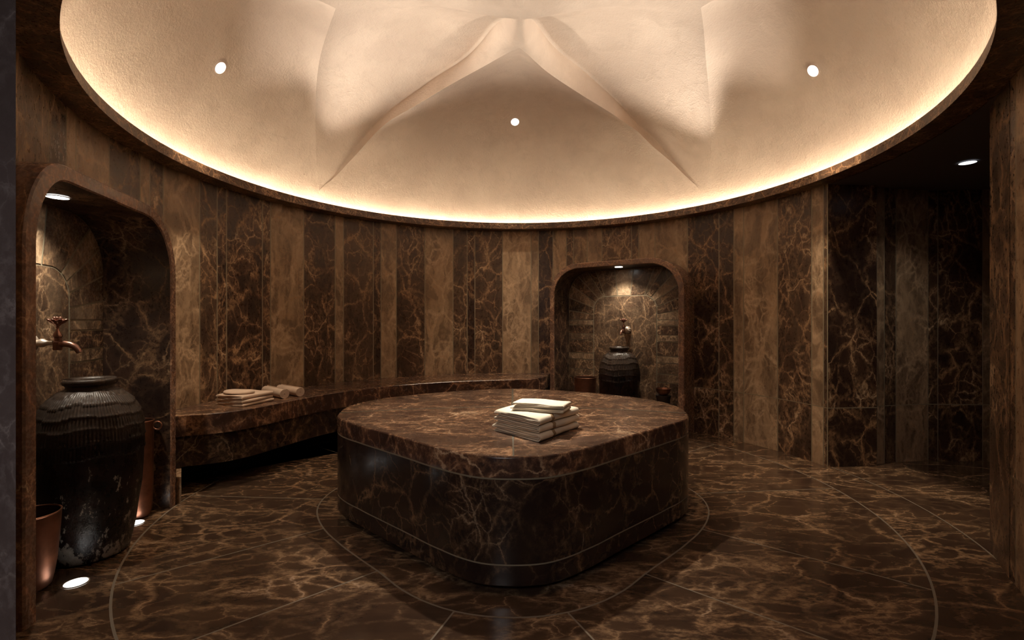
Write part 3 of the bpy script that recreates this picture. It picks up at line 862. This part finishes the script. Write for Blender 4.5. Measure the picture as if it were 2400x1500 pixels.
for k in range(5):
    a = 2*PI*k/5+.3; petal(hd, (.008*math.cos(a), .10+.008*math.sin(a), .099), (math.cos(a)*.5, math.sin(a)*.5, 1), (1, 0, .1), .0075, .0075, .0105)
hd.build('handle', [BRONZE], tap, smooth=60)
def place_on(p, s, z, extra=0.):
    q = p.M+p.t*s+p.n*(p.depth-.003-extra); ang = math.atan2(-p.n.y, -p.n.x)-PI/2
    return (q.x, q.y, z), ang
# locate along the panel by the column the tap is seen at
def s_for(p, u, d):
    a = (u-1200)/F; q0 = p.M+p.n*d; den = p.t.x-a*p.t.y; return (a*q0.y-q0.x)/den
sL = s_for(PL, 133, PL.depth-.10); loc, ang = place_on(PL, sL, .905); tap.location = Vector(loc)*S; tap.rotation_euler = (0, 0, ang)
sB = s_for(PB, 1462, PB.depth-.10); loc, ang = place_on(PB, sB, .905)
dup(tap, loc, ang, 'small bronze wall tap above the jar in the far niche')

# ---------------------------------------------------------------- towels
def towel_mat(name, col, stripe=None):
    t = NT(name); tc = t.n('ShaderNodeTexCoord')
    n = t.n('ShaderNodeTexNoise', _2=140.0, _3=3.0, _4=.6); t.l(tc.outputs['Object'], n.inputs[0])
    m = t.n('ShaderNodeTexNoise', _2=9.0, _3=4.0, _4=.6); t.l(tc.outputs['Object'], m.inputs[0])
    c = t.mix(t.ramp(m.outputs[0], .3, .7), tuple(q*.88 for q in col), col)
    c = t.mix(t.math('MULTIPLY', t.ramp(n.outputs[0], .4, .7), .2), c, tuple(q*.7 for q in col))
    t.l(c, t.b.inputs['Base Color']); t.b.inputs['Roughness'].default_value = .9; t.b.inputs['Specular IOR Level'].default_value = .15
    t.bump(n.outputs[0], .25, .002)
    return t.m
TOWEL = towel_mat('towel_cream', (.76, .68, .56)); TOWELT = towel_mat('towel_bench', (.76, .60, .48)); BAND = plain('towel_band', (.30, .20, .11), .9)
THREAD = plain('dark_thread', (.03, .02, .02), .9)
def fold_path(L, h, t, seed):
    """cross-section centre line of a towel folded in half twice; fold bulge at a=0"""
    P = []
    g = (h-4*t)/3.; zc_ = [t/2+i*(t+g) for i in range(4)]
    R0 = (zc_[3]-zc_[0])/2; R1 = (zc_[2]-zc_[1])/2
    for k in range(9): P.append((L*(1-.02)-(L-R0)*k/8*.98, zc_[0]))
    for k in range(1, 10): a = -PI/2-PI*k/10; P.append((R0+R0*math.cos(a), zc_[0]+R0+R0*math.sin(a)))
    for k in range(9): P.append((R0+(L-R0)*k/8, zc_[3]))
    r2 = (zc_[3]-zc_[2])/2
    for k in range(1, 6): a = PI/2-PI*k/6; P.append((L+r2*math.cos(a), zc_[2]+r2+r2*math.sin(a)))
    x1 = R0*.62+R1
    for k in range(9): P.append((L-(L-x1)*k/8, zc_[2]))
    for k in range(1, 6): a = PI/2+PI*k/6; P.append((x1+R1*math.cos(a), zc_[1]+R1+R1*math.sin(a)))
    for k in range(7): P.append((x1+(L*.93-x1)*k/6, zc_[1]))
    return P
def towel(name, label, cat, near, va, vb, z, L, Wd, h, mat, seed=0, wav=.004, group=None, band=True, slump=0.):
    """near: corner (x, y); va: unit dir of the layered side; vb: unit dir of the folded ridge"""
    o = thing(name, label, cat, (near[0], near[1], z), 0, group)
    t = h*.175; P = fold_path(L, h, t, seed); NB = 22
    va, vb = Vector(va).normalized(), Vector(vb).normalized()
    rnd = random.Random(seed); ph = [rnd.uniform(0, 6) for _ in range(6)]
    def pos(a, bq, zq):
        w_ = wav*(math.sin(a*22+ph[0]+bq*3+zq*40)*.5+math.sin(a*41+ph[1]-zq*60)*.25+math.sin(bq*14+ph[2])*.3)*min(1, zq/h*1.0)*(1-.35*(zq/h))
        soft = math.exp(-bq/.009)+math.exp(-(Wd-bq)/.009)+.8*math.exp(-max(0, L-a)/.012)
        dz = w_-slump*(a/L)**2*(zq/h)-.10*h*soft*(zq/h)
        q = va*(a+.004*math.sin(bq*19+ph[3]))+vb*(bq+.003*math.sin(a*25+ph[4]+zq*300))
        return (q.x, q.y, max(.0006, zq+dz))
    # offset path both sides
    up, dn = [], []
    for i in range(len(P)):
        a, c_ = Vector(P[max(0, i-1)]), Vector(P[min(len(P)-1, i+1)]); d = (c_-a).normalized(); nn_ = Vector((-d.y, d.x))*t*.47
        up.append(Vector(P[i])+nn_); dn.append(Vector(P[i])-nn_)
    loop = up+dn[::-1]
    bs = [0, .003, .008, .015]+[.015+(Wd-.03)*k/NB for k in range(1, NB)]+[Wd-.015, Wd-.008, Wd-.003, Wd]
    m = MB(); rows = []
    for k, bq in enumerate(bs):
        ee = 0
        row = []
        for q in loop: row.append(pos(q.x, bq, q.y))
        rows.append(row)
    m.grid(rows, closeu=True)
    # end caps as strips between the two sides
    nl = len(up)
    for bq, fl_ in ((0, 1), (Wd, -1)):
        for i in range(nl-1):
            pts = [pos(up[i].x, bq, up[i].y), pos(up[i+1].x, bq, up[i+1].y), pos(dn[i+1].x, bq, dn[i+1].y), pos(dn[i].x, bq, dn[i].y)]
            m.poly(pts[::fl_])
    m.build('cloth', [mat], o, smooth=50, dedupe=True)
    if band:
        bm_ = MB(); rows = []
        for bq in (Wd*.30, Wd*.33, Wd*.37):
            row = []
            for i in range(len(P)):
                if 6 <= i <= 24:
                    # outer side of the fold
                    q = dn[i] if True else up[i]
                    c0 = Vector((P[i][0], P[i][1])); o_ = up[i] if (up[i]-Vector((L*.5, h/2))).length > (dn[i]-Vector((L*.5, h/2))).length else dn[i]
                    o_ = c0+(o_-c0)*1.10
                    row.append(pos(o_.x, bq, o_.y))
            rows.append(row)
        bm_.grid(rows); bm_.build('woven_band', [BAND], o, smooth=60, label='darker woven band')
    return o
near = (.111, 1.929)
va = Vector((-.197, .216)); vb = Vector((.196, .259))
grp = 'folded towels on the plinth'
desc = ['thick cream towel at the bottom of the folded pile on the plinth', 'cream folded towel in the middle of the plinth pile', 'cream folded towel with dark woven band third from the bottom on the plinth']
zz = ZP+.0005
for k, (hh, off, Lk, Wk) in enumerate(((.0305, (0, 0), .290, .318), (.0300, (.002, .004), .280, .322), (.0310, (-.001, .003), .275, .318))):
    towel('folded_towel', desc[k], 'towel', (near[0]+off[0], near[1]+off[1]), va, vb, zz, Lk, Wk, hh, TOWEL, seed=k+3, wav=.0042, group=grp)
    zz += hh+.0022
n2 = (near[0]+.105, near[1]+.085)
va2, vb2 = Vector((-.90, .33)), Vector((.33, .90))
for k, (hh, Lk, Wk) in enumerate(((.0150, .235, .12), (.0185, .225, .125))):
    towel('hand_towel', ['narrow ivory hand towel under the top one of the plinth pile', 'narrow ivory hand towel on the very top of the plinth pile'][k], 'towel',
          (n2[0]+.004*k, n2[1]+.003*k), va2, vb2, zz, Lk, Wk, hh, TOWEL, seed=11+k, wav=.0055, group='hand towels on top of the plinth pile', band=False)
    zz += hh+.0022
# bench pile
near = (-1.700, 3.03); va = Vector((-.27, .12)); vb = Vector((.07, .253)); zz = .4485
for k, (hh, Lk, Wk) in enumerate(((.0195, .255, .262), (.0200, .250, .262), (.0240, .245, .258))):
    towel('folded_towel', ['taupe folded towel at the bottom of the bench pile', 'taupe folded towel in the middle of the bench pile', 'taupe folded towel, upper thick one of the bench pile'][k],
          'towel', (near[0]-.003*k, near[1]+.002*k), va, vb, zz, Lk, Wk, hh, TOWELT, seed=20+k, wav=.0022, group='folded towels on the bench', band=False)
    zz += hh+.0022
cs = thing('oval_towel', 'flat oval taupe cloth lying on top of the bench towel pile', 'cloth', (-1.80, 3.165, zz), math.radians(-12))  # small folded towel on the pile, modelled as a flat oval
b = MB(); rows = []
for rr, q in ((.001, .020), (.35, .021), (.65, .0205), (.85, .0175), (.96, .013), (1.0, .008), (.97, .003), (.8, .0008), (.001, .0008)):
    rows.append([(rr*.105*math.cos(a), rr*.072*math.sin(a), q+.003*math.cos(2*a)*rr*(q > .01)) for a in [2*PI*j/48 for j in range(48)]])
b.grid(rows, closeu=True); b.build('cloth', [TOWELT], cs, smooth=180, dedupe=True)
def roll(label, end, d, Ln, r, z):
    d = Vector((d[0], d[1], 0)).normalized(); sx = Vector((d.y, -d.x, 0)); o = thing('rolled_towel', label, 'towel', (end[0], end[1], z), 0, 'rolled towels on the bench')
    turns = 5.2; t = r/(turns+.6); NP = 150; P = []
    for i in range(NP+1):
        a = 2*PI*turns*i/NP; rr = t*.5+t*(a/(2*PI))
        P.append((rr, a))
    m = MB(); rows = []
    th_ = t*.40
    def at(rr, a, s_):
        q = sx*(rr*math.cos(a))+d*s_; return (q.x, q.y, r+rr*math.sin(a)*1.0)
    loop = [(rr+th_, a) for rr, a in P]+[(max(.0005, rr-th_), a) for rr, a in P[::-1]]
    for s_ in (0, .004, Ln-.004, Ln):
        e = -.0012 if s_ in (0, Ln) else 0
        rows.append([at(rr+(e if i < NP+1 else -e), a, s_) for i, (rr, a) in enumerate(loop)])
    m.grid(rows, closeu=True)
    for s_ in (0, Ln):
        for i in range(NP): m.poly([at(P[i][0]+th_, P[i][1], s_), at(P[i+1][0]+th_, P[i+1][1], s_), at(P[i+1][0]-th_, P[i+1][1], s_), at(max(.0004, P[i][0]-th_), P[i][1], s_)])
    m.build('cloth', [TOWELT], o, smooth=50)
roll('rolled taupe towel lying next to the folded pile on the bench', (-1.595, 3.365), (-.62, .52), .30, .0335, .449)
roll('rolled taupe towel farthest right on the bench', (-1.525, 3.455), (-.66, .52), .30, .0325, .449)

# ---------------------------------------------------------------- lights
WHITE = emit('lamp_white', (1.0, .93, .85), 14.0); SOFT = emit('dome_lamp', (1.0, .88, .78), 1.6); RIMM = plain('lamp_rim', (.4, .35, .3), .5); UP = emit('uplight_lens', (1.0, .95, .9), 6.0); COOL = emit('corridor_lamp', (.85, .90, 1.0), 3.0)
def disc_lamp(name, label, cat, loc, nrm, r, lens, group=None, rim=True):
    """round recessed lamp; nrm points the way it shines"""
    o = thing(name, label, cat, loc, 0, group); nz = Vector(nrm).normalized(); ax = nz.cross(Vector((0, 1, 0)) if abs(nz.y) < .9 else Vector((1, 0, 0))).normalized(); ay = nz.cross(ax)
    def q(rr, a, h): v = ax*rr*math.cos(a)+ay*rr*math.sin(a)+nz*h; return (v.x, v.y, v.z)
    N = 40; A = [2*PI*k/N for k in range(N)]
    b = MB(); bb = b.grid([[q(r, a, .0022) for a in A], [q(r*.5, a, .0026) for a in A]], closeu=True, flip=False); b.face(bb[-1][::1]); b.build('lens', [lens], o)
    b = MB(); b.grid([[q(r*1.12, a, .0) for a in A], [q(r*1.10, a, .0028) for a in A], [q(r*1.0, a, .0030) for a in A], [q(r*.99, a, .0015) for a in A]], closeu=True); b.build('rim', [RIMM if lens is not SOFT else PLASTER], o, smooth=40)
    return o
def spot(loc, tgt, power, col, size=70, blend=.6, soft=.02):
    l = bpy.data.lights.new('spot', 'SPOT'); l.energy = power; l.color = col; l.spot_size = math.radians(size); l.spot_blend = blend; l.shadow_soft_size = soft
    o = bpy.data.objects.new('spot_lamp', l); C.objects.link(o); o.location = Vector(loc)*S
    o.rotation_euler = (Vector(tgt)-Vector(loc)).to_track_quat('-Z', 'Y').to_euler(); return o
WARM = (1.0, .78, .55)
for (u, v, lab) in ((515, 158, 'round ceiling light in the left panel of the dome'), (1207, 285, 'round ceiling light in the middle panel of the dome'), (1907, 165, 'round ceiling light in the right panel of the dome')):
    x, y = hit(u, v); r = math.hypot(x, y); e = .01
    # surface normal of the dome here, pointing into the room
    def zs_(x_, y_): return zc(math.hypot(x_, y_))
    nx = (zs_(x+e, y)-zs_(x-e, y))/(2*e); ny = (zs_(x, y+e)-zs_(x, y-e))/(2*e)
    nv = Vector((nx, ny, -1)).normalized()
    # find the real surface height by casting against the lunette mesh
    dg = None
    P = (DX+x, DY+y, zc(r)-.004)
    a_, b_ = (u-1200)/F, (750-v)/F
    dirv = Vector((a_, 1, b_)).normalized()
    ok, hl, hn, idx = o1.ray_cast(Vector((0, 0, S))-o1.location, dirv)
    if ok:
        P = tuple((hl+o1.location)/S); nv = hn if hn.dot(dirv) < 0 else -hn
    Pn = Vector(P)+nv*.004
    disc_lamp('dome_light', lab, 'ceiling light', tuple(Pn), tuple(nv), .038, SOFT, 'round lights in the dome')
    aw_ = math.atan2(x, y); tx, ty = circ(aw_, 2.0)
    spot(tuple(Pn+nv*.03), (lerp(Pn.x, tx, .55), lerp(Pn.y, ty, .55), .6), 190 if x > .3 else 120, WARM, 58, 1.0, .03)
for deg, pw in ((55, 190), (-55, 190), (122, 150), (-122, 150), (180, 110), (80, 75), (-80, 75)):  # unseen uplights added above the lip to bring out the star relief
    a = math.radians(deg); x, y = circ(a, 2.03)
    spot((x, y, 2.0), (CX+.9*math.sin(a), CY+.9*math.cos(a), 2.93), pw, (1, .91, .79), 66, 1.0, .02)
# niche down lights
def nlamp(p, u, v, label):
    z = p.zt-p.fw; y = (z-1)*F/(750-v); x = (u-1200)*y/F
    q = Vector((x, y))-p.M; d = min(max(q.dot(p.n), .10), p.depth-.08); s_ = s_for(p, u, d)
    loc = pp(p, s_, d, z-.001)
    disc_lamp('niche_light', label, 'downlight', loc, (0, 0, -1), .036, WHITE, 'round downlights in the niches')
    spot((loc[0], loc[1], z-.012), (loc[0]+p.n.x*.08, loc[1]+p.n.y*.08, 0), 34, (1, .87, .70), 120, .8, .03)
nlamp(PL, 135, 461, 'bright round downlight in the ceiling of the left niche')
nlamp(PB, 1450, 624, 'small bright downlight in the ceiling of the far niche')
for x, y, lab in ((-1.656+.0, 1.823, 'bright round floor light in front of the copper bucket'), (-1.885, 2.425, 'small floor light beside the foot of the big jar')):
    if lab.startswith('small'): x, y = (317-1200)*2.36/F, 2.36
    disc_lamp('floor_uplight', lab, 'floor light', (x, y, .0008), (0, 0, 1), .036, UP, 'round lights set in the niche floor')
    spot((x, y, .012), (x-.06, y, 1.5), .7, (1, .72, .5), 100, .8, .03)
disc_lamp('floor_uplight', 'hidden floor light under the far niche', 'floor light', pp(PB, -.33, .10, .0008), (0, 0, 1), .034, UP, 'round lights set in the niche floor')
q = pp(PB, -.33, .05, .012); spot(q, (q[0], q[1]+.1, 1.5), 3.5, (1, .72, .5), 100, .8, .03)
disc_lamp('corridor_downlight', 'cool round downlight in the dark corridor ceiling at right', 'ceiling light', ((2268-1200)*2.80/F, 2.80, ZL-.006), (0, 0, -1), .040, COOL)
spot((2.66, 2.80, ZL-.03), (2.66, 3.0, 0), 14, (1, .85, .7), 110, .9, .04)
# key spot from the dome crown onto the towels
spot((-.35, 2.85, 2.62), (.12, 2.13, .55), 420, (1, .93, .79), 13, .9, .02)
spot((-.1, 2.75, 2.66), (.0, 2.55, .5), 230, (1, .84, .66), 52, .5, .03)
# fill light added in the unseen hall to brighten the left pier
l = bpy.data.lights.new('hall', 'AREA'); l.energy = 42; l.size = .9; l.color = (1.0, .92, .88)
o = bpy.data.objects.new('hall_fill', l); C.objects.link(o); o.location = (-.6*S, -1.0*S, (ZL-.02)*S)
